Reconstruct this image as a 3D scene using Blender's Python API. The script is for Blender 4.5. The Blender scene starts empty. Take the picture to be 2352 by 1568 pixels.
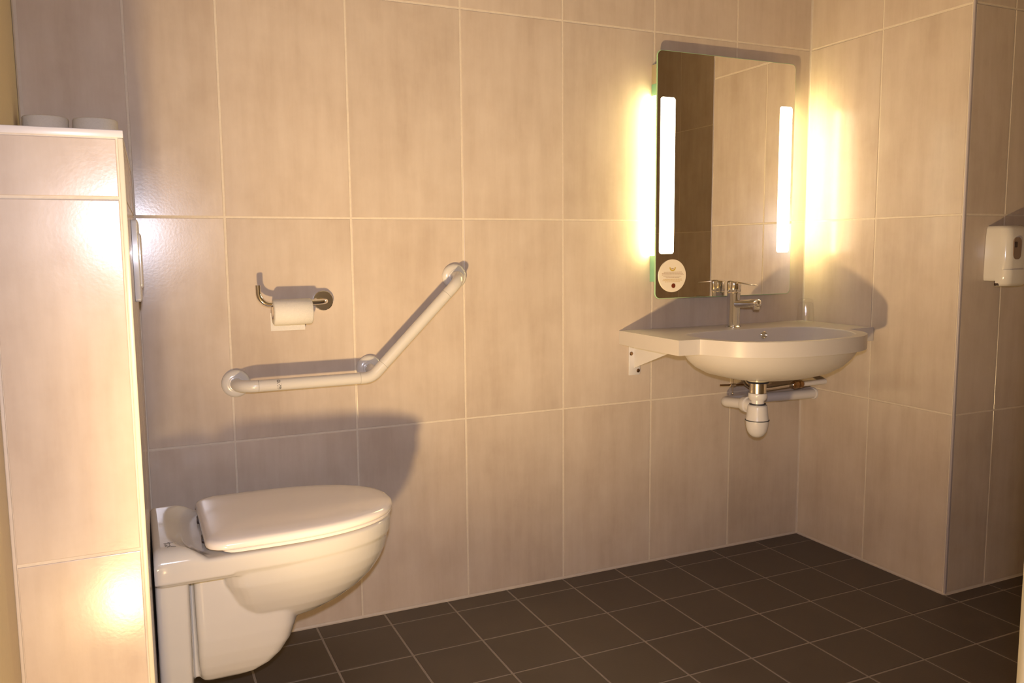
import bpy, bmesh, math, random
from mathutils import Vector, Matrix
random.seed(7)
C = bpy.context.scene.collection
sc = bpy.context.scene
PI = math.pi

# ------------------------------------------------------------------ camera, world, lights, exposure
CAM = Vector((-1.22856, -2.29351, 1.07164))
yaw, pitch, roll = 0.42974, -0.11182, -0.00877
fwd = Vector((math.sin(yaw)*math.cos(pitch), math.cos(yaw)*math.cos(pitch), math.sin(pitch)))
rt = Vector((math.cos(yaw), -math.sin(yaw), 0)); up = rt.cross(fwd)
r2 = rt*math.cos(roll)+up*math.sin(roll); u2 = -rt*math.sin(roll)+up*math.cos(roll)
cd = bpy.data.cameras.new('camera'); cam = bpy.data.objects.new('camera', cd); C.objects.link(cam)
cd.sensor_width = 36; cd.lens = 29.031; cd.clip_start = 0.02
m = Matrix.Identity(4)
for i in range(3):
    m[i][0] = r2[i]; m[i][1] = u2[i]; m[i][2] = -fwd[i]; m[i][3] = CAM[i]
cam.matrix_world = m
sc.camera = cam

w = bpy.data.worlds.new('world'); sc.world = w; w.use_nodes = True
w.node_tree.nodes['Background'].inputs[0].default_value = (0.9, 0.85, 0.8, 1)
w.node_tree.nodes['Background'].inputs[1].default_value = 0.02

def point_light(name, loc, power, color, radius):
    l = bpy.data.lights.new(name, 'POINT'); l.energy = power; l.color = color; l.shadow_soft_size = radius
    o = bpy.data.objects.new(name, l); o.location = loc; C.objects.link(o); return o
# warm lamp standing low by the left wall, and the camera's own flash
LP = Vector((-1.285, -1.55, 0.17))
point_light('floor_lamp_light', tuple(LP), 17.0, (1.0, 0.68, 0.32), 0.04)
sl = bpy.data.lights.new('floor_lamp_beam', 'SPOT'); sl.energy = 165; sl.color = (1.0, 0.70, 0.33); sl.shadow_soft_size = 0.045
sl.spot_size = math.radians(88); sl.spot_blend = 1.0
so_ = bpy.data.objects.new('floor_lamp_beam', sl); so_.location = LP; C.objects.link(so_)
so_.rotation_euler = Vector((0.60, 0.55, 0.65)).to_track_quat('-Z', 'Y').to_euler()
fl = bpy.data.lights.new('camera_flash_light', 'SPOT'); fl.energy = 66; fl.color = (0.88, 0.86, 1.0); fl.shadow_soft_size = 0.02
fl.spot_size = math.radians(112); fl.spot_blend = 1.0
fo = bpy.data.objects.new('camera_flash_light', fl); fo.location = CAM + rt*0.012 + Vector((0, 0, 0.09)); C.objects.link(fo)
fo.rotation_euler = (fwd - rt*0.10).to_track_quat('-Z', 'Y').to_euler()

sc.view_settings.view_transform = 'Standard'
sc.view_settings.look = 'None'
sc.view_settings.gamma = 1.0
sc.view_settings.use_curve_mapping = False
sc.view_settings.exposure = 0.30
sc.cycles.max_bounces = 8; sc.cycles.glossy_bounces = 5

# ------------------------------------------------------------------ materials
def new_mat(name):
    mt = bpy.data.materials.new(name); mt.use_nodes = True
    nt = mt.node_tree; b = nt.nodes['Principled BSDF']; return mt, nt, b
def simple(name, col, rough=0.4, metal=0.0, spec=0.5, noise=0.0, bump=0.0, scale=40, coat=0, emit=None, es=0, trans=0, ior=1.45):
    mt, nt, b = new_mat(name)
    b.inputs['Base Color'].default_value = (*col, 1); b.inputs['Roughness'].default_value = rough
    b.inputs['Metallic'].default_value = metal; b.inputs['Specular IOR Level'].default_value = spec
    b.inputs['Coat Weight'].default_value = coat; b.inputs['Coat Roughness'].default_value = 0.08
    b.inputs['Transmission Weight'].default_value = trans; b.inputs['IOR'].default_value = ior
    if emit: b.inputs['Emission Color'].default_value = (*emit, 1); b.inputs['Emission Strength'].default_value = es
    if noise or bump:
        tc = nt.nodes.new('ShaderNodeTexCoord'); n = nt.nodes.new('ShaderNodeTexNoise'); n.inputs['Scale'].default_value = scale
        n.inputs['Detail'].default_value = 4; nt.links.new(tc.outputs['Object'], n.inputs['Vector'])
        if noise:
            r = nt.nodes.new('ShaderNodeMapRange'); r.inputs['To Min'].default_value = 1-noise; r.inputs['To Max'].default_value = 1+noise
            r.inputs['From Min'].default_value = .3; r.inputs['From Max'].default_value = .7
            mx = nt.nodes.new('ShaderNodeVectorMath'); mx.operation = 'SCALE'; mx.inputs[0].default_value = col
            nt.links.new(n.outputs['Fac'], r.inputs['Value']); nt.links.new(r.outputs[0], mx.inputs['Scale'])
            nt.links.new(mx.outputs[0], b.inputs['Base Color'])
        if bump:
            bp = nt.nodes.new('ShaderNodeBump'); bp.inputs['Strength'].default_value = bump; bp.inputs['Distance'].default_value = .001
            nt.links.new(n.outputs['Fac'], bp.inputs['Height']); nt.links.new(bp.outputs[0], b.inputs['Normal'])
    return mt

def tile_mat(name, c1, c2, vary, rough, rvar, streak, bumpd):
    mt, nt, b = new_mat(name); N = nt.nodes; L = nt.links; b.inputs['Specular IOR Level'].default_value = .38
    tc = N.new('ShaderNodeTexCoord'); oi = N.new('ShaderNodeObjectInfo')
    off = N.new('ShaderNodeVectorMath'); off.operation = 'SCALE'; off.inputs[0].default_value = (31, 17, 53)
    L.new(oi.outputs['Random'], off.inputs['Scale'])
    add = N.new('ShaderNodeVectorMath'); add.operation = 'ADD'; L.new(tc.outputs['Object'], add.inputs[0]); L.new(off.outputs[0], add.inputs[1])
    mp = N.new('ShaderNodeMapping'); mp.inputs['Scale'].default_value = streak; L.new(add.outputs[0], mp.inputs['Vector'])
    n1 = N.new('ShaderNodeTexNoise'); n1.inputs['Scale'].default_value = 1; n1.inputs['Detail'].default_value = 7; n1.inputs['Roughness'].default_value = .6
    L.new(mp.outputs[0], n1.inputs['Vector'])
    n2 = N.new('ShaderNodeTexNoise'); n2.inputs['Scale'].default_value = 4.5; n2.inputs['Detail'].default_value = 5; n2.inputs['Roughness'].default_value = .65
    L.new(add.outputs[0], n2.inputs['Vector'])
    mixf = N.new('ShaderNodeMath'); mixf.operation = 'MULTIPLY_ADD'; mixf.inputs[1].default_value = .55
    h = N.new('ShaderNodeMath'); h.operation = 'MULTIPLY'; h.inputs[1].default_value = .45
    L.new(n1.outputs['Fac'], h.inputs[0]); L.new(n2.outputs['Fac'], mixf.inputs[0]); L.new(h.outputs[0], mixf.inputs[2])
    r = N.new('ShaderNodeMapRange'); r.inputs['From Min'].default_value = .36; r.inputs['From Max'].default_value = .64
    L.new(mixf.outputs[0], r.inputs['Value'])
    mx = N.new('ShaderNodeMix'); mx.data_type = 'RGBA'; mx.inputs['A'].default_value = (*c1, 1); mx.inputs['B'].default_value = (*c2, 1)
    L.new(r.outputs[0], mx.inputs['Factor'])
    v = N.new('ShaderNodeMapRange'); v.inputs['To Min'].default_value = 1-vary; v.inputs['To Max'].default_value = 1+vary
    L.new(oi.outputs['Random'], v.inputs['Value'])
    sc_ = N.new('ShaderNodeVectorMath'); sc_.operation = 'SCALE'; L.new(mx.outputs['Result'], sc_.inputs[0]); L.new(v.outputs[0], sc_.inputs['Scale'])
    L.new(sc_.outputs[0], b.inputs['Base Color'])
    n3 = N.new('ShaderNodeTexNoise'); n3.inputs['Scale'].default_value = 160; n3.inputs['Detail'].default_value = 3
    L.new(tc.outputs['Object'], n3.inputs['Vector'])
    rr = N.new('ShaderNodeMapRange'); rr.inputs['From Min'].default_value = .35; rr.inputs['From Max'].default_value = .7
    rr.inputs['To Min'].default_value = rough-rvar; rr.inputs['To Max'].default_value = rough+rvar
    L.new(n2.outputs['Fac'], rr.inputs['Value']); L.new(rr.outputs[0], b.inputs['Roughness'])
    bp = N.new('ShaderNodeBump'); bp.inputs['Strength'].default_value = .35; bp.inputs['Distance'].default_value = bumpd
    L.new(n3.outputs['Fac'], bp.inputs['Height']); L.new(bp.outputs[0], b.inputs['Normal'])
    return mt

M = {}
M['wall_tile'] = tile_mat('beige_wall_tile', (.455, .370, .300), (.55, .465, .39), .03, .205, .03, (26, 26, 3.2), .00022)
M['floor_tile'] = tile_mat('dark_floor_tile', (.085, .064, .048), (.100, .076, .058), .05, .50, .05, (9, 9, 9), .0005)
M['grout'] = simple('wall_grout', (.60, .52, .42), .8, noise=.05, bump=.3, scale=90)
M['floor_grout'] = simple('floor_grout', (.30, .245, .20), .85, noise=.08, bump=.3, scale=90)
M['sealant'] = simple('pale_sealant', (.50, .43, .37), .55, noise=.04, scale=50)
M['paint'] = simple('painted_plaster', (.66, .56, .38), .6, noise=.02, bump=.15, scale=120)
M['ceiling'] = simple('ceiling_paint', (.55, .52, .48), .8, noise=.02, scale=30)
M['trim_white'] = simple('white_pvc_trim', (.62, .58, .56), .3, noise=.01, scale=30)
M['trim_cream'] = simple('cream_edge_trim', (.64, .58, .44), .35, noise=.01, scale=30)
M['trim_mauve'] = simple('grey_corner_trim', (.40, .35, .36), .3, noise=.02, scale=30)
M['ceramic'] = simple('sanitary_ceramic', (.60, .575, .54), .10, coat=.5, noise=.008, scale=6)
M['lid'] = simple('toilet_lid_plastic', (.80, .74, .70), .13, coat=.3, noise=.006, scale=6)
M['solid_surface'] = simple('mineral_cast_sink', (.53, .485, .45), .28, noise=.01, scale=20)
M['nylon'] = simple('white_nylon', (.55, .52, .49), .22, coat=.2, noise=.006, scale=20)
M['pvc'] = simple('white_pipe_pvc', (.60, .57, .56), .25, noise=.01, scale=20)
M['chrome'] = simple('polished_chrome', (.82, .80, .78), .06, metal=1, noise=.01, scale=20)
M['dull_chrome'] = simple('brushed_steel', (.62, .56, .48), .25, metal=1, noise=.04, scale=60)
M['brass'] = simple('aged_brass', (.36, .22, .11), .3, metal=1, noise=.12, scale=200)
M['rubber'] = simple('black_rubber', (.02, .02, .03), .45, noise=.05, scale=60)
M['dark'] = simple('dark_plastic', (.05, .03, .025), .35, noise=.05, scale=60)
M['paper'] = simple('tissue_paper', (.60, .565, .52), .95, noise=.03, bump=.8, scale=260)
M['cardboard'] = simple('grey_cardboard_core', (.42, .33, .25), .9, noise=.06, scale=100)
M['dispenser'] = simple('dispenser_plastic', (.62, .58, .53), .16, coat=.2, noise=.01, scale=20)
M['smoke'] = simple('smoky_window', (.22, .15, .11), .25, noise=.06, scale=60)
M['print_black'] = simple('black_print', (.03, .025, .02), .5, noise=.05, scale=300)
M['print_brown'] = simple('brown_print', (.36, .22, .13), .5, noise=.05, scale=300)
M['print_tan'] = simple('tan_print', (.62, .46, .24), .5, noise=.05, scale=300)
M['gold'] = simple('gold_print', (.55, .38, .05), .4, noise=.05, scale=300)
M['red_brown'] = simple('dark_red_print', (.16, .03, .01), .3, noise=.05, scale=300)
M['sticker'] = simple('sticker_plastic', (.78, .70, .56), .35, noise=.01, scale=60)
M['mirror'] = simple('mirror_silver', (.93, .92, .87), .005, metal=1, noise=.002, scale=4)
M['green_glass'] = simple('green_glass_edge', (.38, .60, .34), .15, noise=.03, scale=30)
M['green_panel'] = simple('green_side_panel', (.22, .46, .30), .35, noise=.05, scale=20)
M['cabinet_metal'] = simple('beige_cabinet_metal', (.55, .47, .30), .3, metal=.4, noise=.05, scale=20)
M['strip_glow'] = simple('lit_front_strip', (.9, .85, .7), .4, emit=(1.0, .88, .62), es=6)
M['side_glow'] = simple('lit_side_diffuser', (.9, .85, .7), .4, emit=(1.0, .80, .38), es=42.0)
M['door'] = simple('white_door_lacquer', (.6, .58, .53), .35, noise=.01, scale=20)
mt, nt, b_ = new_mat('clear_glass'); N = nt.nodes; nt.nodes.remove(b_)
tr_ = N.new('ShaderNodeBsdfTransparent'); tr_.inputs[0].default_value = (1, 1, 1, 1)
gs_ = N.new('ShaderNodeBsdfGlossy'); gs_.inputs['Roughness'].default_value = .03
lw_ = N.new('ShaderNodeLayerWeight'); lw_.inputs['Blend'].default_value = .5; pw_ = N.new('ShaderNodeMath'); pw_.operation = 'POWER'; pw_.inputs[1].default_value = 4; nt.links.new(lw_.outputs['Facing'], pw_.inputs[0])
fr_ = N.new('ShaderNodeMath'); fr_.operation = 'MULTIPLY_ADD'; fr_.inputs[1].default_value = .28; fr_.inputs[2].default_value = .05; nt.links.new(pw_.outputs[0], fr_.inputs[0]); mx_ = N.new('ShaderNodeMixShader')
nt.links.new(fr_.outputs[0], mx_.inputs[0]); nt.links.new(tr_.outputs[0], mx_.inputs[1]); nt.links.new(gs_.outputs[0], mx_.inputs[2])
nt.links.new(mx_.outputs[0], N['Material Output'].inputs['Surface']); M['glass'] = mt

# ------------------------------------------------------------------ mesh helpers
def mesh_from(bm, name, mat, parent=None, smooth=False, angle=40):
    bmesh.ops.recalc_face_normals(bm, faces=bm.faces)
    if smooth:
        for f in bm.faces: f.smooth = True
        for e in bm.edges:
            if len(e.link_faces) == 2 and e.calc_face_angle(0) > math.radians(angle): e.smooth = False
    me = bpy.data.meshes.new(name); bm.to_mesh(me); bm.free()
    if not isinstance(mat, (list, tuple)): mat = [mat]
    for k in mat: me.materials.append(M[k])
    o = bpy.data.objects.new(name, me); C.objects.link(o)
    if parent: o.parent = parent
    return o
def empty(name, loc=(0, 0, 0), rz=0):
    o = bpy.data.objects.new(name, None); o.location = loc; o.rotation_euler = (0, 0, rz); o.empty_display_size = .05; C.objects.link(o); return o
def tag(o, label=None, cat=None, group=None, kind=None):
    if label: o['label'] = label
    if cat: o['category'] = cat
    if group: o['group'] = group
    if kind: o['kind'] = kind
    return o
def box(bm, lo, hi, mat=0, rot=None, at=None):
    vs = [Vector((x, y, z)) for x in (lo[0], hi[0]) for y in (lo[1], hi[1]) for z in (lo[2], hi[2])]
    if rot is not None: vs = [rot @ v + (at or Vector()) for v in vs]
    v = [bm.verts.new(p) for p in vs]
    for a in ((0, 1, 3, 2), (4, 6, 7, 5), (0, 4, 5, 1), (2, 3, 7, 6), (0, 2, 6, 4), (1, 5, 7, 3)):
        f = bm.faces.new([v[i] for i in a]); f.material_index = mat
def rings(bm, rs, cap0=True, cap1=True, mat=0, closed=True):
    prev = None; first = None
    for r in rs:
        cur = [bm.verts.new(p) for p in r]
        if prev:
            n = len(cur)
            for i in range(n if closed else n-1):
                j = (i+1) % n
                f = bm.faces.new((prev[i], prev[j], cur[j], cur[i])); f.material_index = mat
        else: first = cur
        prev = cur
    if cap0: bm.faces.new(first[::-1]).material_index = mat
    if cap1: bm.faces.new(prev).material_index = mat
def frame(d):
    d = d.normalized(); a = Vector((0, 0, 1)) if abs(d.z) < .9 else Vector((1, 0, 0))
    u = d.cross(a).normalized(); return u, d.cross(u).normalized()
def tube(bm, pts, rad, n=20, cap=True, mat=0):
    pts = [Vector(p) for p in pts]
    if not isinstance(rad, (list, tuple)): rad = [rad]*len(pts)
    ts = []
    for i in range(len(pts)):
        a = pts[max(0, i-1)]; b = pts[min(len(pts)-1, i+1)]; ts.append((b-a).normalized())
    u, v = frame(ts[0]); rs = []
    for i, p in enumerate(pts):
        if i:
            q = ts[i-1].rotation_difference(ts[i]); u = q @ u; v = q @ v
        rs.append([p+(u*math.cos(2*PI*k/n)+v*math.sin(2*PI*k/n))*rad[i] for k in range(n)])
    rings(bm, rs, cap, cap, mat)
def fillet(pts, rads, seg=8):
    """polyline with rounded corners"""
    pts = [Vector(p) for p in pts]; out = [pts[0]]
    for i in range(1, len(pts)-1):
        p = pts[i]; a = (pts[i-1]-p); b = (pts[i+1]-p); r = rads[i-1]
        ang = a.angle(b); t = min(r/math.tan(ang/2), a.length*.49 if i > 1 else a.length*.98, b.length*.98)
        rr = t*math.tan(ang/2); a.normalize(); b.normalize()
        c = p+(a+b).normalized()*(rr/math.sin(ang/2)); s = p+a*t-c; e = p+b*t-c
        for k in range(seg+1):
            f = k/seg; th = s.angle(e)
            out.append(c+(s*math.sin((1-f)*th)+e*math.sin(f*th))/math.sin(th))
    out.append(pts[-1]); return out
def lathe(bm, prof, loc=(0, 0, 0), axis='z', n=32, mat=0, cap=True):
    loc = Vector(loc); rs = []
    for r, h in prof:
        ring = []
        for k in range(n):
            c, s = math.cos(2*PI*k/n)*max(r, 1e-5), math.sin(2*PI*k/n)*max(r, 1e-5)
            ring.append(loc+{'z': Vector((c, s, h)), 'y': Vector((c, h, s)), 'x': Vector((h, c, s))}[axis])
        rs.append(ring)
    rings(bm, rs, cap, cap, mat)
def bevel(o, width=.002, seg=3, angle=35):
    b = o.modifiers.new('edge_bevel', 'BEVEL'); b.width = width; b.segments = seg; b.limit_method = 'ANGLE'; b.angle_limit = math.radians(angle)
    b.harden_normals = False
    for p in o.data.polygons: p.use_smooth = True
    return o
def rrect(x0, x1, z0, z1, r, seg=6):
    pts = []
    for cx, cz, a0 in ((x1-r, z1-r, 0), (x0+r, z1-r, 90), (x0+r, z0+r, 180), (x1-r, z0+r, 270)):
        for k in range(seg+1):
            a = math.radians(a0+90*k/seg); pts.append((cx+r*math.cos(a), cz+r*math.sin(a)))
    return pts

# ------------------------------------------------------------------ tiled surfaces
G = .0055; TH = .008; PROUD = .0012
tile_cache = {}
def tile_mesh(a, b, mat):
    """bevelled tile a x b: local x along the wall, local z up the wall, front at y=0 facing -y"""
    key = (round(a, 4), round(b, 4), mat)
    if key in tile_cache: return tile_cache[key]
    bm = bmesh.new(); c = .0009
    def loop(ix, y): return [(-a/2+ix, y, -b/2+ix), (a/2-ix, y, -b/2+ix), (a/2-ix, y, b/2-ix), (-a/2+ix, y, b/2-ix)]
    rings(bm, [loop(0, TH), loop(0, c), loop(c*.35, c*.35), loop(c*1.4, 0)])
    bmesh.ops.recalc_face_normals(bm, faces=bm.faces)
    me = bpy.data.meshes.new('tile'); bm.to_mesh(me); bm.free(); me.materials.append(M[mat]); tile_cache[key] = me
    return me
def tile_wall(parent, p0, p1, us, zs, mat='wall_tile', g=G):
    """tiles on the vertical plane from p0 to p1 (floor plan); faces the side to the right of p0->p1 seen from above"""
    p0 = Vector((*p0, 0)); p1 = Vector((*p1, 0)); d = (p1-p0).normalized(); rz = math.atan2(d.y, d.x)
    for i in range(len(us)-1):
        for j in range(len(zs)-1):
            a = us[i+1]-us[i]-g; b = zs[j+1]-zs[j]-g
            if a < .01 or b < .01: continue
            o = bpy.data.objects.new('tile', tile_mesh(a, b, mat)); C.objects.link(o)
            c = p0+d*((us[i]+us[i+1])/2); jit = random.uniform(-.0002, .0003)
            nrm = Vector((d.y, -d.x, 0))
            o.location = (c.x+nrm.x*jit, c.y+nrm.y*jit, (zs[j]+zs[j+1])/2); o.rotation_euler = (random.uniform(-.0006, .0006), 0, rz+random.uniform(-.0006, .0006)); o.parent = parent

ZC = 2.45
ROWS = [.004, .562, 1.1596, 1.757, 2.354, ZC]
XC, YR = .994, -.627; XF = 1.80; YF = -2.46
XLf, XLn = -1.449, -1.394                 # left wall, at the back wall and at the front wall (slightly out of square)
def lwx(y): return XLf+(XLn-XLf)*(y/YF)

def slab(name, poly, z0, z1, mat):
    bm = bmesh.new(); rings(bm, [[(x, y, z0) for x, y in poly], [(x, y, z1) for x, y in poly]])
    return tag(mesh_from(bm, name, mat), kind='structure')
# floor
floor = slab('floor', [(XLf-.12, .12), (XF+.12, .12), (XF+.12, YF-.12), (XLf-.12, YF-.12)], -.12, -.0014, 'floor_grout')
FS = .1994; fx0 = -.0048; fy0 = -.082; fg = .0060
fcache = {}
def floor_tile(x0, x1, y0, y1):
    a, b = x1-x0-fg, y1-y0-fg
    if a < .012 or b < .012: return
    key = (round(a, 3), round(b, 3))
    if key not in fcache:
        bm = bmesh.new(); c = .0008
        def loop(ix, z): return [(-a/2+ix, -b/2+ix, z), (a/2-ix, -b/2+ix, z), (a/2-ix, b/2-ix, z), (-a/2+ix, b/2-ix, z)]
        rings(bm, [loop(0, -.008), loop(0, -c), loop(c*1.3, 0)]); bmesh.ops.recalc_face_normals(bm, faces=bm.faces)
        me = bpy.data.meshes.new('tile'); bm.to_mesh(me); bm.free(); me.materials.append(M['floor_tile']); fcache[key] = me
    o = bpy.data.objects.new('tile', fcache[key]); C.objects.link(o); o.parent = floor
    o.location = ((x0+x1)/2, (y0+y1)/2, random.uniform(-.0002, .0002)); o.rotation_euler = (random.uniform(-.0006, .0006), random.uniform(-.0006, .0006), 0)
xs = [XLf+.0]+[fx0+FS*k for k in range(-7, 10)]+[XF]
xs = [x for x in xs if XLf <= x <= XF]
ys = [0.0]+[fy0-FS*k for k in range(0, 12)]+[YF]
for i in range(len(xs)-1):
    for j in range(len(ys)-1):
        x0, x1, y1, y0 = xs[i], xs[i+1], ys[j], ys[j+1]
        if y0 >= YR-.001:
            if x0 >= XC-.001: continue
            x1 = min(x1, XC)
        elif y1 > YR and x0 >= XC: y1 = YR
        floor_tile(x0, x1, y0, y1)
slab('ceiling', [(XLf-.12, .12), (XF+.12, .12), (XF+.12, YF-.12), (XLf-.12, YF-.12)], ZC, ZC+.1, 'ceiling')

def wall(name, poly, mat='grout', z0=-.0014): return slab(name, poly, z0, ZC, mat)
P = PROUD
wb = wall('wall_back', [(XLf-.12, P), (XC+P, P), (XC+P, .12), (XLf-.12, .12)])
tile_wall(wb, (XLf, 0), (XC, 0), [x-XLf for x in (XLf, -1.2155, -1, -.6667, -.3333, 0, .3333, .6667, XC)], ROWS)
wr = wall('wall_right', [(XC+P, P), (XC+P, YR+P), (XF+.12, YR+P), (XF+.12, .12), (XC+P, .12)])
tile_wall(wr, (XC, 0), (XC, YR+.006), [0, .309, -YR-.006], ROWS)
tile_wall(wr, (XC+.006, YR), (XF, YR), [0, .1725, .506, XF-XC-.006], ROWS)
wf = wall('wall_far_right', [(XF+P, YR+P), (XF+P, YF-.12), (XF+.12, YF-.12), (XF+.12, YR+P)])
tile_wall(wf, (XF, YR), (XF, YF), [0, .333, .667, 1.0, 1.333, 1.667, YR-YF], ROWS)
wall('wall_front', [(XLf-.12, YF), (XF+.12, YF), (XF+.12, YF-.12), (XLf-.12, YF-.12)], 'paint')
wall('wall_left', [(lwx(0), .0), (lwx(YF), YF), (XLf-.12, YF), (XLf-.12, 0)], 'paint')

# sealant fillets in the inner corners and along the floor
def bead(name, a, b, nx, ny, s=.006):
    """triangular bead from a to b; nx, ny are the two directions away from the corner"""
    a, b, nx, ny = Vector(a), Vector(b), Vector(nx), Vector(ny)
    bm = bmesh.new(); rings(bm, [[p, p+nx*s, p+(nx+ny)*s*.28, p+ny*s] for p in (a, b)])
    return tag(mesh_from(bm, name, 'sealant'), kind='structure')
X, Y, Z = Vector((1, 0, 0)), Vector((0, 1, 0)), Vector((0, 0, 1))
bead('baseboard_back', (-1.21, 0, 0), (XC, 0, 0), -Y, Z)
bead('baseboard_right', (XC, 0, 0), (XC, YR, 0), -X, Z)
bead('baseboard_recess', (XC, YR, 0), (XF, YR, 0), -Y, Z)
bead('trim_1', (XC, 0, 0), (XC, 0, ZC), -X, -Y, .0055)
bead('trim_2', (XLf+.001, 0, 1.27), (XLf+.001, 0, ZC), X, -Y, .009)
# grey profile on the outer corner of the right wall
bm = bmesh.new()
box(bm, (XC-.0008, YR-.0008, 0), (XC+.009, YR+.0055, ZC))
tr = tag(bevel(mesh_from(bm, 'trim_3', 'trim_mauve'), .002, 2), kind='structure')

# ------------------------------------------------------------------ tiled cistern housing on the left
YB = -.7665; ZT = 1.2705; XBn, XBf = -1.2305, -1.2155
P_bn = (XBn, YB); P_bf = (XBf, 0)
hs = slab('wall_cistern_housing', [(lwx(YB)-.01, YB+P), (XBn-P, YB+P), (XBf-P, -.0005), (lwx(0), -.0005)], -.0014, ZT-.011, 'grout')
rowsb = [.004, .5600, 1.1596, ZT-.012]
wL = lwx(YB)
tile_wall(hs, (wL, YB), (XBn, YB), [.004, XBn-wL-.0075], rowsb, g=.0055)
L = (Vector(P_bf)-Vector(P_bn)).length
tile_wall(hs, P_bn, P_bf, [.006, L/2, L], [.004, .5600, 1.1596, ZT-.012])
bm = bmesh.new(); box(bm, (wL+.0005, YB-.0025, ZT-.0125), (XBn+.0015, YB+.012, ZT))
tag(bevel(mesh_from(bm, 'edge_trim', 'trim_white', hs), .0015, 2), 'white strip along the top edge')
bm = bmesh.new(); box(bm, (XBn-.0075, YB-.0016, 0), (XBn+.0008, YB+.007, ZT-.013))
tag(bevel(mesh_from(bm, 'corner_trim', 'trim_cream', hs), .0015, 2), 'cream strip on the upright edge')
bm = bmesh.new(); box(bm, (wL+.0002, YB-.0012, 0), (wL+.0060, YB+.005, ZT-.013))
tag(bevel(mesh_from(bm, 'corner_trim', 'sealant', hs), .0015, 2), 'pale sealant line against the painted wall')
bm = bmesh.new(); rings(bm, [[(wL, YB+.012, z), (XBn, YB+.012, z), (XBf, -.001, z), (lwx(0)+.001, -.001, z)] for z in (ZT-.011, ZT-.0015)])
mesh_from(bm, 'top_shelf', 'trim_white', hs)

# flush plate on the narrow front of the housing
ang = math.atan2(P_bf[1]-P_bn[1], P_bf[0]-P_bn[0]); yc = -.340
def on_front(y): t = (y-YB)/(0-YB); return XBn+(XBf-XBn)*t
fp = empty('flush_plate', (on_front(-.355), -.355, 1.054), ang-PI/2)
tag(fp, 'slim grey-white flush plate on the tiled housing above the toilet', 'flush plate')
bm = bmesh.new()
rings(bm, [[(x, y, z) for y, z in rrect(-.123+i, .123-i, -.082+i, .082-i, .006, 3)] for x, i in ((.0006, 0), (.010, 0), (.012, .002))])
mesh_from(bm, 'plate', 'nylon', fp, True)
for y0, y1 in ((-.105, .035), (.043, .105)):
    bm = bmesh.new(); rings(bm, [[(x, y, z) for y, z in rrect(y0+i, y1-i, -.055+i, .055-i, .008, 3)] for x, i in ((.011, 0), (.0145, 0), (.016, .002))])
    mesh_from(bm, 'button', 'nylon', fp, True)

# ------------------------------------------------------------------ toilet
def dplan(x0, x1, hw, z, n=48, xm=None, rc=.02, ex=2.25):
    """closed plan outline: rounded rear corners at x0, straight sides, superelliptic nose to x1"""
    if xm is None: xm = x0+(x1-x0)*.42
    pts = []
    for k in range(n+1):
        t = -PI/2+PI*k/n; c, s = math.cos(t), math.sin(t)
        pts.append((xm+(x1-xm)*abs(c)**(2/ex), hw*math.copysign(abs(s)**(2/ex), s), z))
    for k in range(7):
        a = math.radians(90+90*k/6); pts.append((x0+rc+rc*math.cos(a), hw-rc+rc*math.sin(a), z))
    for k in range(7):
        a = math.radians(180+90*k/6); pts.append((x0+rc+rc*math.cos(a), -hw+rc+rc*math.sin(a), z))
    return pts
toilet = empty('wall_hung_toilet', (-1.2205, yc, 0))
tag(toilet, 'white wall-hung toilet with closed lid mounted on the tiled housing', 'toilet')
def sm(a, b, f): f = max(0, min(1, f)); f = f*f*(3-2*f); return a+(b-a)*f
bm = bmesh.new()
# rim band
rings(bm, [dplan(0, x1, hw, z, xm=.22) for z, x1, hw in ((.385, .530, .174), (.393, .536, .1785), (.400, .5395, .183), (.418, .541, .184), (.431, .540, .183), (.4355, .534, .178))])
# rear ledge behind the seat
for k in range(1):
    prof = [(0, .393), (0, .454), (.004, .460), (.012, .4625), (.048, .4625), (.058, .4605), (.072, .452), (.088, .441), (.108, .4345), (.118, .430), (.118, .393)]
    rs = []
    for k in range(41):
        f = -1+2*k/40; yy = .1835*math.sin(f*PI/2); e = abs(yy)/.1835
        drop = .034*(1-math.sqrt(max(0, 1-max(0, (e-.80)/.20)**2)))
        dx = -.026+.062*e**4
        rs.append([((x+dx*min(1, (x-.02)/.04)) if x > .02 else x, yy, max(.432, z-drop*(1 if z > .44 else .3)) if z > .4325 else z) for x, z in prof])
    rings(bm, rs)
# bowl
rings(bm, [dplan(x0, x1, hw, z, xm=.26, rc=.05, ex=2.1) for z, x0, x1, hw in (
    (.408, .13, .534, .178), (.385, .135, .534, .1755), (.355, .14, .527, .169), (.33, .15, .515, .159), (.305, .155, .497, .147), (.28, .165, .469, .133),
    (.258, .175, .432, .117), (.242, .18, .392, .101), (.232, .19, .350, .083))])
# trunk
rings(bm, [dplan(x0, x1, hw, z, xm=x0+(x1-x0)*.72, rc=.016, ex=3.2) for z, x0, x1, hw in (
    (.405, .076, .33, .126), (.33, .076, .318, .128), (.27, .077, .307, .128), (.23, .078, .300, .126), (.195, .078, .288, .121), (.165, .079, .268, .113), (.145, .081, .246, .105), (.130, .084, .216, .096), (.122, .09, .185, .085))])
# rear column against the housing
rings(bm, [dplan(0, .070, hw, z, xm=.058, rc=.008, ex=3.5) for z, hw in ((.40, .160), (.30, .155), (.20, .148), (.125, .140), (.118, .130))])
# web that joins trunk and column behind
box(bm, (.04, -.085, .135), (.12, .085, .39))
o = mesh_from(bm, 'bowl', 'ceramic', toilet)
rm = o.modifiers.new('fuse', 'REMESH'); rm.mode = 'VOXEL'; rm.voxel_size = .0028; rm.use_smooth_shade = True
s_ = o.modifiers.new('soften', 'SMOOTH'); s_.factor = .5; s_.iterations = 5
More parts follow.
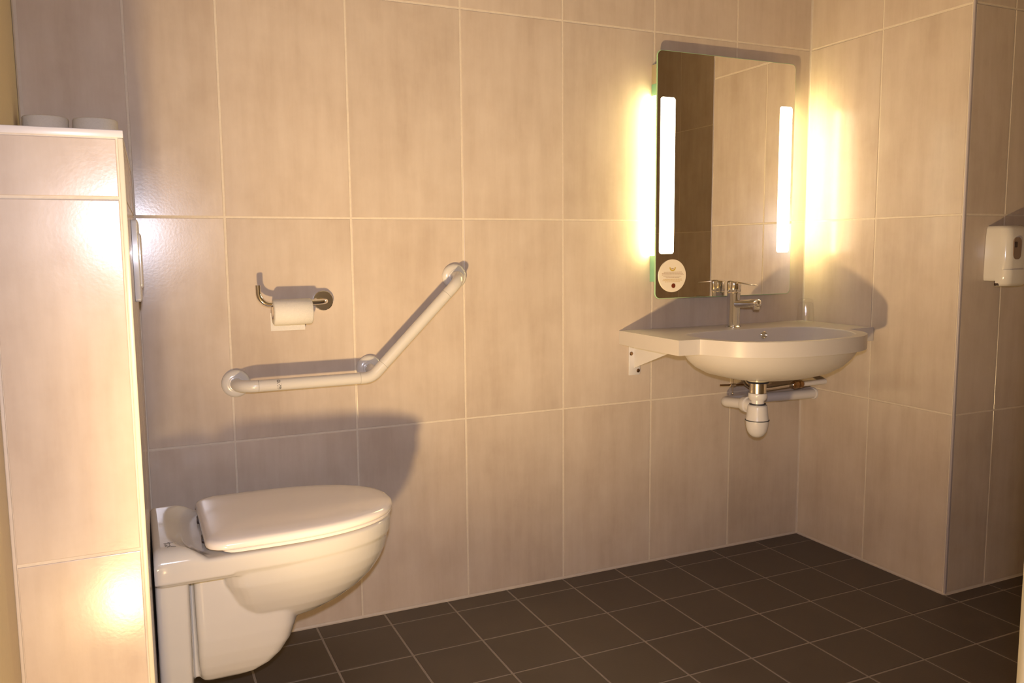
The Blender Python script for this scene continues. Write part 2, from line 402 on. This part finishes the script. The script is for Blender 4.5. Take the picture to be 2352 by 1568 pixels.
# seat ring and lid
bm = bmesh.new()
rings(bm, [dplan(.134+i, .544-i, .180-i, z, xm=.24, rc=.03) for z, i in ((.4385, .004), (.4400, .001), (.4455, 0), (.4475, .002))])
mesh_from(bm, 'seat', 'lid', toilet, True, 50)
bm = bmesh.new()
rings(bm, [dplan(.102+i*.8, .546-i, .184-i, z, xm=.24, rc=.042-i*.22) for z, i in ((.4485, .003), (.4495, .0012), (.452, 0), (.458, 0), (.4635, .0025), (.4675, .009), (.4705, .022), (.4728, .05), (.474, .09), (.4745, .14))])
mesh_from(bm, 'lid', 'lid', toilet, True, 60)
for s in (-1, 1):
    bm = bmesh.new(); lathe(bm, [(.0085, 0), (.0085, .012), (.006, .014)], (.108, s*.072, .434), n=16)
    tube(bm, [(.104, s*.072-.014, .4465), (.104, s*.072+.014, .4465)], .0042, 10)
    tag(mesh_from(bm, 'hinge', 'dark', toilet, True), 'dark hinge at the back of the seat')
# small pen-like signature printed on the ledge
bm = bmesh.new()
def stroke(bm, pts, r, n=6): tube(bm, [Vector(p) for p in pts], r, n)
zz = .4631
stroke(bm, [(.030, -.118, zz), (.034, -.125, zz), (.033, -.140, zz), (.037, -.150, zz), (.045, -.152, zz)], .0004)
stroke(bm, [(.022, -.123, zz), (.030, -.126, zz), (.040, -.124, zz)], .0003)
stroke(bm, [(.024, -.146, zz), (.029, -.141, zz), (.033, -.147, zz), (.028, -.150, zz)], .0003)
stroke(bm, [(.026, -.128, zz), (.023, -.133, zz), (.028, -.136, zz), (.024, -.141, zz)], .0003)
tag(mesh_from(bm, 'signature', 'print_black', toilet), 'thin dark handwritten signature mark')

# ------------------------------------------------------------------ toilet paper
def spare_roll(x, y, flap, label):
    e = empty('toilet_roll', (x, y, ZT-.0015)); tag(e, label, 'toilet roll', 'spare toilet rolls on the housing')
    bm = bmesh.new(); R = .0475; h = .110
    lathe(bm, [(.021, .002), (R-.002, 0), (R, .003), (R, h-.004), (R-.002, h-.001), (R-.006, h), (.022, h-.001), (.0205, h-.004), (.0205, .004)], n=40, cap=False)
    bm.verts.ensure_lookup_table(); mesh_from(bm, 'paper', 'paper', e, True, 60)
    bm = bmesh.new(); lathe(bm, [(.0203, .002), (.0203, h-.002), (.0190, h-.002), (.0190, .002)], n=24, cap=False); mesh_from(bm, 'core', 'cardboard', e, True)
    if flap:
        bm = bmesh.new(); rs = []
        for k in range(9):
            a = math.radians(212+k*7); f = k/8
            rs.append([((R+.0010)*math.cos(a), (R+.0010)*math.sin(a), .004), ((R+.0010)*math.cos(a-.0), (R+.0010)*math.sin(a), h-.004-.095*max(0, f-.15)/.85),
                       ((R+.0004)*math.cos(a), (R+.0004)*math.sin(a), h-.004-.095*max(0, f-.15)/.85), ((R+.0004)*math.cos(a), (R+.0004)*math.sin(a), .004)])
        rings(bm, rs); mesh_from(bm, 'loose_sheet', 'paper', e, True, 30)
    return e
spare_roll(-1.3885, -.095, True, 'spare toilet roll with slanting loose sheet, against the painted wall on the housing')
spare_roll(-1.2865, -.095, False, 'spare toilet roll on the housing, the one nearer the open room')

# holder with its roll
HX, HZ, HY = -.7525, .9345, -.052
hol = empty('toilet_roll_holder', (HX, 0, HZ)); tag(hol, 'chrome wall toilet roll holder with round rosette and upturned end', 'toilet roll holder')
bm = bmesh.new(); lathe(bm, [(.0272, -.0005), (.0278, -.006), (.0272, -.010), (.0255, -.0112), (.0001, -.0114)], axis='y', n=48); mesh_from(bm, 'rosette', 'chrome', hol, True, 30)
bm = bmesh.new()
pth = fillet([(0, -.010, 0), (0, HY, 0), (-.178, HY, -.004), (-.178, HY, .048)], [.018, .032], 10)
tube(bm, pth, .0073, 20); o = mesh_from(bm, 'arm', 'chrome', hol, True, 60)
rollc = Vector((HX-.092, HY, HZ-.0245)); RR = .0345; cr = .0190
tp = empty('toilet_roll', tuple(rollc)); tag(tp, 'toilet roll hanging on the chrome wall holder, its sheet end showing below', 'toilet roll')
bm = bmesh.new(); hl = .0505
rz0 = math.radians(0)
lathe(bm, [(cr+.001, -hl), (RR-.003, -hl), (RR, -hl+.003), (RR, hl-.003), (RR-.003, hl), (cr+.001, hl), (cr+.001, -hl)], axis='x', n=44, cap=False); mesh_from(bm, 'paper', 'paper', tp, True, 60)
bm = bmesh.new(); lathe(bm, [(cr+.0008, -hl-.001), (cr+.0008, hl+.001), (cr-.0006, hl+.001), (cr-.0006, -hl-.001), (cr+.0008, -hl-.001)], axis='x', n=30, cap=False); mesh_from(bm, 'core', 'cardboard', tp, True)
bm = bmesh.new(); rs = []
for k in range(14):
    f = k/13
    if f < .5: a = math.radians(60-60*f/.5); yy, z2 = (RR+.0008)*math.cos(a), (RR+.0008)*math.sin(a)*.6; yy = .0145+ .0205*math.cos(a)
    else: yy, z2 = RR+.0006, -(f-.5)/.5*.053
    rs.append([(-hl-.002, yy, z2), (hl-.012, yy, z2), (hl-.012, yy+.0008, z2), (-hl-.002, yy+.0008, z2)])
rings(bm, rs[7:]); mesh_from(bm, 'loose_sheet', 'paper', tp, True, 40)

# ------------------------------------------------------------------ grab bar
gb = empty('grab_bar', (-.9915, 0, .721)); tag(gb, 'white angled wall grab bar above the toilet, level part rising to a slope', 'grab bar')
g0 = Vector((-.9915, 0, .721)); g1 = Vector((-.628, 0, .7375)); g2 = Vector((-.3655, 0, .992))
D = -.076; R = .0160
def flange(p):
    bm = bmesh.new(); lathe(bm, [(.0365, -.0005), (.0372, -.004), (.0362, -.010), (.031, -.0145), (.0225, -.0165), (.0205, -.0168)], tuple(p-g0), 'y', 44)
    f = mesh_from(bm, 'wall_flange', 'nylon', gb, True, 50)
    bm = bmesh.new(); lathe(bm, [(.0205, -.0160), (.0205, -.0185), (.0185, -.0195), (.0160, -.0195)], tuple(p-g0), 'y', 36); mesh_from(bm, 'collar', 'nylon', f, True, 40)
for p in (g0, g1, g2): flange(p)
elb = Vector((-.640, D, .7215)); p3 = Vector((-.3665, D, .9935)); p0_ = Vector((-.9915, D, .7205))
def tubepath(pts, rads, r=R, name='tube', seg=10):
    bm = bmesh.new(); pts = fillet(pts, rads, seg); tube(bm, [p-g0 for p in pts], r, 28); return mesh_from(bm, name, 'nylon', gb, True, 60)
dd = (p3-elb).normalized()
tubepath([(g0.x, -.0165, g0.z), p0_, p0_+(elb-p0_)*.135], [.045], name='end_bend')
tubepath([p0_+(elb-p0_)*.137, elb-(elb-p0_).normalized()*.034], [], R-.0002, 'level_rail')
tubepath([elb-(elb-p0_).normalized()*.0335, elb, elb+dd*.0475], [.050], name='middle_bend')
tubepath([elb+dd*.048, p3-dd*.070], [], R-.0002, 'sloping_rail')
tubepath([p3-dd*.0695, p3, (g2.x, -.0165, g2.z)], [.045], name='end_bend')
bm = bmesh.new(); pts = fillet([(g1.x, -.0165, g1.z), (g1.x-.001, -.045, g1.z-.002), (elb.x+.006, D+.004, elb.z+.004)], [.02], 6); tube(bm, [p-g0 for p in pts], .0150, 24); mesh_from(bm, 'support_post', 'nylon', gb, True, 60)
# printed mark on the level rail: ring emblem and tiny lines of text, wrapped on the tube
ax_ = (elb-p0_).normalized()
def on_tube(u, v, r=R+.00012):
    """u metres along the rail from its start, v angle (deg, 0 faces the room, + upwards)"""
    c = p0_+ax_*u; a = math.radians(v)
    return c+Vector((0, -math.cos(a), math.sin(a)))*r-g0
def patch(bm, u0, u1, v0, v1, n=3):
    vs = []
    for k in range(n+1):
        v = v0+(v1-v0)*k/n; vs.append([bm.verts.new(on_tube(u0, v)), bm.verts.new(on_tube(u1, v))])
    for k in range(n): bm.faces.new((vs[k][0], vs[k][1], vs[k+1][1], vs[k+1][0]))
bm = bmesh.new(); n = 26; ru = .0045; u0 = .098; v0 = 42
for k in range(n):
    a0, a1 = 2*PI*k/n, 2*PI*(k+1)/n; q = []
    for a, s in ((a0, 1), (a1, 1), (a1, .68), (a0, .68)):
        q.append(bm.verts.new(on_tube(u0+ru*s*math.cos(a), v0+ru*s*math.sin(a)/R*57.3)))
    bm.faces.new(q)
for k in range(3): patch(bm, u0-.0012+k*.001, u0-.0006+k*.001, v0-6+k*2, v0+6-k*2)
random.seed(5)
for col, (v1, v2) in enumerate(((22, -38), (8, -40), (2, -38), (18, -34))):
    v = v1; uu = u0-.0035+col*.0034
    while v > v2:
        l = random.uniform(2, 6); wd = .0024 if col < 3 else .0009
        if random.random() < .75: patch(bm, uu, uu+wd*random.uniform(.5, 1), v-l, v, 1)
        v -= l+random.uniform(1.2, 3)
tag(mesh_from(bm, 'printed_mark', 'print_black', gb), 'small black ring emblem and lettering')

# ------------------------------------------------------------------ lit mirror
MX0, MX1, MZ0, MZ1, MY = .3155, .8860, .9050, 1.6920, -.0445
mir = empty('lit_mirror', ((MX0+MX1)/2, 0, MZ0)); off = Vector(((MX0+MX1)/2, 0, MZ0))
tag(mir, 'rounded rectangular wall mirror with two upright lit strips above the washbasin', 'mirror')
bm = bmesh.new(); outl = rrect(MX0, MX1, MZ0, MZ1, .018, 8)
def lp(i, y): return [(x-off.x, y, z-off.z) for x, z in rrect(MX0+i, MX1-i, MZ0+i, MZ1-i, .018-i*.5, 8)]
rings(bm, [lp(0, MY+.005), lp(0, MY+.0008)], True, False, 1); 
rings(bm, [lp(0, MY+.0008), lp(.0016, MY)], False, False, 1)
f = bm.faces.new([bm.verts.new(p) for p in lp(.0016, MY)]); f.material_index = 0
mesh_from(bm, 'mirror_pane', ['mirror', 'green_glass'], mir)
BX0, BX1, BZ0, BZ1 = .324, .866, .960, 1.652
bm = bmesh.new(); box(bm, (BX0+.004-off.x, -.038, BZ0-off.z), (BX1-.004-off.x, -.0006, BZ1-off.z)); mesh_from(bm, 'back_box', 'cabinet_metal', mir)
for nm, xa, xb in (('left', BX0, BX0+.0038), ('right', BX1-.0038, BX1)):
    bm = bmesh.new(); box(bm, (xa-off.x, -.038, 1.592-off.z), (xb-off.x, -.001, BZ1-off.z)); tag(mesh_from(bm, 'side_cover', 'cabinet_metal', mir), 'bare metal end of the side')
    bm = bmesh.new(); box(bm, (xa-off.x, -.038, BZ0-off.z), (xb-off.x, -.001, 1.045-off.z)); tag(mesh_from(bm, 'side_glass', 'green_panel', mir), 'green glass lower end of the side')
    bm = bmesh.new(); box(bm, (xa-off.x, -.038, 1.555-off.z), (xb-off.x, -.001, 1.5915-off.z)); tag(mesh_from(bm, 'side_glass', 'green_panel', mir), 'green glass upper end of the side')
    bm = bmesh.new(); box(bm, (xa-off.x, -.0375, 1.0455-off.z), (xb-off.x, -.001, 1.5545-off.z)); tag(mesh_from(bm, 'side_diffuser', 'side_glow', mir), 'glowing side diffuser')
for xa, xb in ((.330, .3865), (.8200, .8745)):
    bm = bmesh.new(); pp = rrect(xa, xb, 1.0505, 1.5480, .009, 5)
    rings(bm, [[(x-off.x, MY-.0002, z-off.z) for x, z in pp], [(x-off.x, MY-.0006, z-off.z) for x, z in pp]])
    tag(mesh_from(bm, 'light_strip', 'strip_glow', mir), 'bright lit strip')
# round sticker hanging on the mirror
sx, sz, sr = .3815, .9790, .0535
st = empty('round_sticker', (sx, MY, sz)); tag(st, 'round cream notice disc with tiny lettering in the lower corner of the mirror', 'sticker')
bm = bmesh.new(); lathe(bm, [(sr, -.0004), (sr, -.0026), (sr-.0006, -.0030), (.0001, -.0030)], axis='y', n=56); mesh_from(bm, 'disc', 'sticker', st, True, 30)
bm = bmesh.new(); lathe(bm, [(.0078, -.0030), (.0078, -.0036), (.005, -.0042), (.0001, -.0044)], (.004, 0, -.0325), 'y', 24); tag(mesh_from(bm, 'seal', 'red_brown', st, True), 'dark red-brown round seal')
bm = bmesh.new(); n = 20; c0 = (0, .0275)
for k in range(n):
    a0, a1 = math.radians(180+180*k/n), math.radians(180+180*(k+1)/n); q = []
    for a, r in ((a0, .0125), (a1, .0125), (a1, .0082), (a0, .0082)): q.append(bm.verts.new((c0[0]+r*math.cos(a), -.0032, c0[1]+r*math.sin(a))))
    bm.faces.new(q)
tag(mesh_from(bm, 'emblem', 'gold', st), 'gold half-ring emblem')
bm = bmesh.new(); box(bm, (-.005, -.0033, .0215), (.004, -.0031, .0245)); 
random.seed(11)
for r_, (z, hw) in enumerate(((.012, .036), (.0075, .042), (.003, .044), (-.0015, .036), (-.006, .027))):
    x = -hw+random.uniform(0, .004)
    while x < hw:
        l = random.uniform(.002, .006); l = min(l, hw-x)
        if l > .001: box(bm, (x, -.0033, z-.0007), (x+l, -.0031, z+.0007))
        x += l+.0011
mesh_from(bm, 'lettering', 'print_brown', st)
bm = bmesh.new()
for z, hw in ((-.0115, .036), (-.0155, .039), (-.0195, .030)):
    x = -hw
    while x < hw:
        l = random.uniform(.003, .008); box(bm, (x, -.0033, z-.0011), (min(hw, x+l), -.0031, z+.0011)); x += l+.0012
tag(mesh_from(bm, 'lettering', 'print_tan', st), 'pale tan lettering')

# ------------------------------------------------------------------ washbasin
ZS = .8030; SH = .045
sink = empty('washbasin', (.585, 0, 0)); tag(sink, 'cream wall-mounted washbasin with curved front and flat side shelves under the lit mirror', 'washbasin')
so = Vector((.585, 0, 0))
def sell(cx, cy, a, bf, bb, exf, exb, n):
    """closed outline, front half (towards -y) and back half with their own exponents"""
    pts = []
    for k in range(n):
        t = 2*PI*k/n; c, s = math.cos(t), math.sin(t)
        ex = exf if s < 0 else exb; b = bf if s < 0 else bb
        pts.append((cx+a*math.copysign(abs(c)**(2/ex), c), cy+b*math.copysign(abs(s)**(2/ex), s)))
    return pts
outer = [(.207, -.0008), (.200, -.336), (.262, -.337), (.272, -.340), (.279, -.348), (.284, -.360)]
cx, cy, a, b = .577, -.33, .291, .198
for k in range(31):
    t = math.radians(194+(346-194)*k/30); c, s = math.cos(t), math.sin(t)
    outer.append((cx+a*math.copysign(abs(c)**(2/2.25), c), cy+b*math.copysign(abs(s)**(2/2.25), s)))
outer += [(.870, -.350), (.873, -.335), (.881, -.324), (.892, -.3215), (.9905, -.3215), (.9905, -.0008)]
inner = sell(.573, -.290, .272, .216, .130, 2.3, 3.6, 72)
bm = bmesh.new()
def loopv(pts, z): return [bm.verts.new((x-so.x, y, z)) for x, y in pts]
def bridge(a, b):
    n = len(a)
    for i in range(n): bm.faces.new((a[i], a[(i+1) % n], b[(i+1) % n], b[i]))
def scaled(f, g, c=(.585, -.265)): return [(c[0]+(x-c[0])*f, c[1]+(y-c[1])*g) for x, y in inner]
ot = loopv(outer, ZS); obt = loopv(outer, ZS-SH); bridge(ot, obt)
lv = [loopv(inner, ZS)]
for f, g, z in ((.992, .99, ZS-.0015), (.985, .98, ZS-.005), (.955, .94, ZS-.03), (.90, .87, ZS-.06), (.80, .77, ZS-.086), (.62, .60, ZS-.104), (.38, .38, ZS-.114), (.09, .13, ZS-.118)):
    lv.append(loopv(scaled(f, g), z)); bridge(lv[-2], lv[-1])
bm.faces.new(lv[-1])
ob = [loopv(scaled(1.04, 1.03), ZS-SH)]
for f, g, z in ((1.02, 1.0, .745), (.97, .95, .725), (.88, .87, .703), (.74, .74, .683), (.54, .56, .6685), (.32, .34, .6615), (.10, .15, .659)):
    ob.append(loopv(scaled(f, g), z)); bridge(ob[-2], ob[-1])
bm.faces.new(ob[-1])
def fill(l1, l2):
    ed = []
    for l in (l1, l2):
        for i in range(len(l)):
            e = bm.edges.get((l[i], l[(i+1) % len(l)])); ed.append(e)
    bmesh.ops.triangle_fill(bm, use_beauty=True, use_dissolve=False, edges=ed)
fill(ot, lv[0]); fill(obt, ob[0])
o = mesh_from(bm, 'basin', 'solid_surface', sink, True, 30)
# overflow ring and plug
bm = bmesh.new(); 
rs = []
for k in range(24):
    a_ = 2*PI*k/24; rs.append([Vector((.075, -.172, ZS-.022))+Vector((math.cos(a_)*(.0105+.0025*math.cos(q)), -.0022*math.sin(q)-.001, math.sin(a_)*(.0105+.0025*math.cos(q)))) for q in (0, PI/2, PI, 3*PI/2)])
rs.append(rs[0]); rings(bm, rs, False, False); lathe(bm, [(.0088, 0), (.0088, -.001)], (.075, -.170, ZS-.022), 'y', 20)
tag(mesh_from(bm, 'overflow_ring', 'chrome', sink, True, 60), 'chrome overflow ring')
bm = bmesh.new(); lathe(bm, [(.030, 0), (.030, .003), (.022, .006), (.0001, .0065)], (0, -.265, ZS-.1175), n=30); mesh_from(bm, 'drain_plug', 'chrome', sink, True)
# brackets
def bracket(x, label):
    e = empty('sink_bracket', (x, 0, .655)); tag(e, label, 'bracket', 'brackets under the washbasin')
    bm = bmesh.new(); box(bm, (-.012, -.0045, -.002), (.031, -.0008, .1025)); o = bevel(mesh_from(bm, 'wall_plate', 'pvc', e), .001, 2)
    bm = bmesh.new(); rings(bm, [[(xx, -.0046, .1020), (xx, -.215, .1020), (xx, -.215, .098), (xx, -.0046, .022)] for xx in (.008, .012)]); mesh_from(bm, 'arm', 'pvc', e)
    for px, pz in ((-.004, .070), (.0235, .012)):
        bm = bmesh.new(); lathe(bm, [(.0062, -.0046), (.0062, -.0060), (.004, -.0072), (.0001, -.0073)], (px, 0, pz), 'y', 14); tag(mesh_from(bm, 'screw', 'brass', e, True), 'dull brass screw')
bracket(.2560, 'white steel bracket with two screws under the free side shelf of the washbasin')
bracket(.9350, 'white steel bracket under the washbasin beside the tiled corner')

# ------------------------------------------------------------------ tap
tx, ty = .604, -.085
tap = empty('basin_tap', (tx, ty, ZS)); tag(tap, 'chrome single-lever basin tap on the back rim of the washbasin', 'tap')
bm = bmesh.new(); lathe(bm, [(.0255, 0), (.0255, .003), (.0235, .0045), (.0215, .006), (.0215, .112), (.0222, .1135), (.0222, .118)], n=40); mesh_from(bm, 'body', 'chrome', tap, True, 35)
bm = bmesh.new(); lathe(bm, [(.0225, .119), (.0230, .120), (.0230, .150), (.0222, .1535), (.018, .156), (.0001, .157)], n=40); hd = mesh_from(bm, 'head', 'chrome', tap, True, 35)
bm = bmesh.new(); rings(bm, [[(s*w_, y, z), (s*-w_, y, z), (s*-w_, y, z+h_), (s*w_, y, z+h_)] for s, w_, y, z, h_ in ((1, .009, -.012, .1475, .007), (1, .0095, -.03, .1475, .0055), (1, .0095, -.08, .1445, .004), (1, .0085, -.100, .1430, .0035), (1, .006, -.106, .1426, .003))])
bevel(mesh_from(bm, 'lever', 'chrome', tap), .0012, 2)
bm = bmesh.new(); tube(bm, [(0, -.010, .078), (0, -.060, .082), (0, -.108, .0865), (0, -.122, .0868), (0, -.127, .0862)], [.0132, .0132, .0132, .0122, .008], 26); sp = mesh_from(bm, 'spout', 'chrome', tap, True, 60)
bm = bmesh.new(); lathe(bm, [(.0105, .086), (.0108, .070), (.0095, .066), (.0001, .066)], (0, -.112, 0), n=26); mesh_from(bm, 'aerator', 'chrome', sp, True, 40)
bm = bmesh.new(); tube(bm, [(-.003, .0235, .002), (-.003, .0235, .040)], .0022, 10); lathe(bm, [(.0001, .040), (.0042, .042), (.0042, .047), (.0001, .049)], (-.003, .0235, 0), n=12); mesh_from(bm, 'pop_up_knob', 'chrome', tap, True)

# ------------------------------------------------------------------ tumbler upside down in the corner
gl = empty('tumbler', (.9400, -.068, ZS)); tag(gl, 'clear drinking glass standing upside down in the washbasin corner', 'glass')
bm = bmesh.new(); lathe(bm, [(.0300, .0003), (.0303, .0012), (.0285, .030), (.0262, .060), (.0250, .072), (.0235, .079), (.020, .083), (.008, .0855), (.0001, .086)], n=48)
bmf = [f for f in bm.faces if len(f.verts) > 40 and abs(f.calc_center_median().z-.0003) < .0005]
bmesh.ops.delete(bm, geom=bmf, context='FACES_ONLY')
lathe(bm, [(.0300, .0003), (.0288, .0012), (.0270, .030), (.0247, .060), (.0232, .068), (.018, .071), (.0001, .072)], n=48, cap=False)
bmesh.ops.remove_doubles(bm, verts=bm.verts, dist=.00002)
mesh_from(bm, 'tumbler_wall', 'glass', gl, True, 50)

# ------------------------------------------------------------------ drain trap
qx, qy = .5845, -.236
trap = empty('bottle_trap', (qx, qy, .455)); tag(trap, 'white plastic bottle trap with its waste pipe under the washbasin', 'drain trap')
T = lambda p: [(r, z-.455) for r, z in p]
bm = bmesh.new(); lathe(bm, T([(.030, .6592), (.030, .650), (.034, .647), (.034, .6425), (.03, .6415)]), n=36); mesh_from(bm, 'flange', 'pvc', trap, True)
bm = bmesh.new(); lathe(bm, T([(.033, .6414), (.0345, .639), (.033, .6365), (.025, .6355)]), n=36); tag(mesh_from(bm, 'gasket', 'rubber', trap, True), 'black rubber gasket')
bm = bmesh.new(); lathe(bm, T([(.0262, .636), (.0262, .604)]), n=36); tag(mesh_from(bm, 'tailpiece', 'dull_chrome', trap, True), 'bare metal tailpiece')
bm = bmesh.new(); lathe(bm, T([(.0290, .6035), (.0298, .602), (.0298, .589), (.0275, .586), (.0265, .582), (.021, .5815), (.021, .568)]), n=36); mesh_from(bm, 'union_nut', 'pvc', trap, True)
bm = bmesh.new(); lathe(bm, T([(.0215, .5695), (.0262, .5690), (.0262, .5665), (.0215, .566)]), n=36); tag(mesh_from(bm, 'gasket', 'rubber', trap, True), 'black rubber gasket')
bm = bmesh.new(); lathe(bm, T([(.0255, .566), (.0300, .5635), (.0315, .558), (.0330, .540), (.0358, .520), (.0365, .5165)]), n=40)
tube(bm, [(.0, 0, .103), (-.0, .050, .103)], [.0215, .0215], 26); mesh_from(bm, 'body', 'pvc', trap, True, 50)
bm = bmesh.new(); lathe(bm, T([(.0360, .5164), (.0385, .5160), (.0385, .5140), (.0360, .5136)]), n=40); tag(mesh_from(bm, 'gasket', 'rubber', trap, True), 'black rubber gasket')
bm = bmesh.new(); lathe(bm, T([(.0365, .5135), (.0362, .505), (.0345, .492), (.0305, .478), (.0235, .467), (.013, .4595), (.0001, .457)]), n=40); mesh_from(bm, 'cup', 'pvc', trap, True, 50)
bm = bmesh.new(); lathe(bm, [(.0235, .042), (.0270, .043), (.0270, .060), (.0235, .066)], (0, 0, .103), 'y', 30); mesh_from(bm, 'coupling_nut', 'pvc', trap, True)
bm = bmesh.new()
pth = fillet([(0, .060, .103), (.0, .182, .091), (.4085, .170, .087)], [.040], 10); tube(bm, pth, .0172, 26); pp = mesh_from(bm, 'waste_pipe', 'pvc', trap, True, 60)
bm = bmesh.new(); lathe(bm, [(.0205, 0), (.0205, -.004), (.0195, -.006), (.0174, -.006)], (.4088, .170, .087), 'x', 28); mesh_from(bm, 'wall_rosette', 'pvc', trap, True)

# supply pipes and hoses
def supply(z, y, yh, label):
    e = empty('supply_pipe', (XC, y, z)); tag(e, label, 'pipe', 'water supply pipes under the washbasin')
    bm = bmesh.new(); tube(bm, [(-.0012, 0, 0), (-.110, 0, -.001)], .0098, 20); mesh_from(bm, 'pipe_sleeve', 'pvc', e, True)
    bm = bmesh.new(); lathe(bm, [(.0125, -.108), (.0135, -.110), (.0135, -.122), (.009, -.124), (.009, -.128), (.0145, -.130), (.0145, -.142), (.010, -.144), (.010, -.152)], (0, 0, -.001), 'x', 8); tag(mesh_from(bm, 'fitting', 'brass', e), 'brass compression fitting')
    bm = bmesh.new()
    pts = [(-.150, 0, -.001), (-.20, 0, -.003), (-.27, yh*.3, -.006), (-.33, yh*.7, .0), (-.38, yh, .030), (-.39, yh, .085)]
    # smooth the path
    P_ = [Vector(p) for p in pts]
    for _ in range(3):
        Q = [P_[0]]
        for i in range(len(P_)-1): Q += [P_[i]*.75+P_[i+1]*.25, P_[i]*.25+P_[i+1]*.75]
        P_ = Q+[P_[-1]]
    dens = []
    for i in range(len(P_)-1):
        for k in range(3): dens.append(P_[i].lerp(P_[i+1], k/3))
    tube(bm, dens, [.0062+.0007*(i % 2) for i in range(len(dens))], 12); tag(mesh_from(bm, 'braided_hose', 'dull_chrome', e, True), 'braided metal hose')
supply(.6200, -.088, .005, 'upper white supply pipe with braided hose under the washbasin')
supply(.5930, -.1165, -.010, 'lower white supply pipe with braided hose under the washbasin')
po = empty('pop_up_rod', (.6440, -.080, .606)); tag(po, 'thin brown metal pop-up rod with clevis beside the drain tailpiece', 'rod')
bm = bmesh.new(); tube(bm, [(-.086, .0, .001), (.010, -.020, 0)], .0028, 10); mesh_from(bm, 'rod', 'brass', po, True)
bm = bmesh.new(); tube(bm, [(.008, -.0198, 0), (-.036, -.128, .009)], .0026, 10); mesh_from(bm, 'rod', 'brass', po, True)
bm = bmesh.new(); tube(bm, [(-.038, -.010, .060), (-.040, -.010, -.030)], .0014, 8); mesh_from(bm, 'pull_wire', 'dull_chrome', po, True)
bm = bmesh.new(); lathe(bm, [(.0045, -.050), (.0058, -.048), (.0058, -.030), (.0045, -.028)], (0, -.0095, 0), 'x', 8); lathe(bm, [(.0001, -.034), (.003, -.031), (.003, -.027), (.0001, -.024)], (-.040, -.010, 0), n=10); mesh_from(bm, 'clevis', 'dull_chrome', po)

# ------------------------------------------------------------------ soap dispenser on the recessed wall
ds = empty('soap_dispenser', (1.146, YR, .948)); tag(ds, 'cream plastic wall soap dispenser with smoky window on the shaded tiled wall', 'soap dispenser')
def dsec(z, dep, hw, yb=0):
    pts = []
    r = .026
    pts.append((-hw, yb, z))
    for k in range(7):
        a_ = math.radians(180+90*k/6); pts.append((-hw+r+r*math.cos(a_), -dep+r+r*math.sin(a_), z))
    for k in range(7):
        a_ = math.radians(270+90*k/6); pts.append((hw-r+r*math.cos(a_), -dep+r+r*math.sin(a_), z))
    pts.append((hw, yb, z)); return pts
bm = bmesh.new()
rings(bm, [dsec(z, d, h, -.0008) for z, d, h in ((.0155, .058, .050), (.018, .066, .0535), (.030, .072, .0550), (.09, .074, .0545), (.140, .072, .0530), (.168, .067, .0505), (.176, .061, .0470), (.1785, .054, .043))])
mesh_from(bm, 'housing', 'dispenser', ds, True, 50)
bm = bmesh.new()
rings(bm, [[(x, y-.001, z) for x, y, z in dsec(z, d, h, -.036)] for z, d, h in ((.000, .054, .0450), (.003, .066, .0500), (.010, .0725, .0535), (.030, .075, .0552), (.050, .0755, .0552))])
mesh_from(bm, 'lower_cover', 'dispenser', ds, True, 50)
bm = bmesh.new(); pp = rrect(-.032, .002, .080, .144, .014, 6); rings(bm, [[(x, y, z) for x, z in pp] for y in (-.068, -.0752)]); mesh_from(bm, 'level_window', 'smoke', ds, True)
bm = bmesh.new(); box(bm, (-.031, -.0765, .115), (-.018, -.0745, .131)); tag(bevel(mesh_from(bm, 'keyhole', 'dark', ds), .001, 2), 'black keyhole block')
bm = bmesh.new(); box(bm, (-.0535, -.048, .003), (-.046, -.034, .0165)); tag(bevel(mesh_from(bm, 'latch', 'dark', ds), .001, 2), 'small dark latch below')
# hook beyond it
hk = empty('wall_hook', (1.243, YR, 1.098)); tag(hk, 'small metal wall hook with brass ball just beyond the soap dispenser', 'hook')
bm = bmesh.new(); lathe(bm, [(.014, -.0008), (.014, -.005), (.010, -.007)], (0, 0, .018), 'y', 24); tube(bm, [(0, -.006, .018), (0, -.028, .014), (0, -.036, .002)], .004, 10); mesh_from(bm, 'hook_plate', 'dull_chrome', hk, True, 40)
bm = bmesh.new(); lathe(bm, [(.0001, -.012), (.008, -.009), (.0115, 0), (.008, .009), (.0001, .012)], (0, -.038, 0), n=20); mesh_from(bm, 'ball', 'brass', hk, True, 60)

# ------------------------------------------------------------------ door leaf, open, at the near right
dv = Vector((-.461, -1.80, 0)); hinge = Vector((.13, YF+.02, 0)); dl = hinge-dv
dr = empty('door_1', tuple(dv), math.atan2(dl.y, dl.x)-PI/2); tag(dr, kind='structure')
bm = bmesh.new(); box(bm, (0, 0, .008), (.039, dl.length-.01, 2.08)); bevel(mesh_from(bm, 'door_leaf', 'door', dr), .002, 2)
bm = bmesh.new(); tube(bm, fillet([(.038, .07, 1.02), (.085, .07, 1.02), (.085, .19, 1.02)], [.015], 6), .009, 14); lathe(bm, [(.025, .0385), (.025, .046)], (0, .07, 1.02), 'x', 24)
mesh_from(bm, 'door_handle', 'dull_chrome', dr, True)
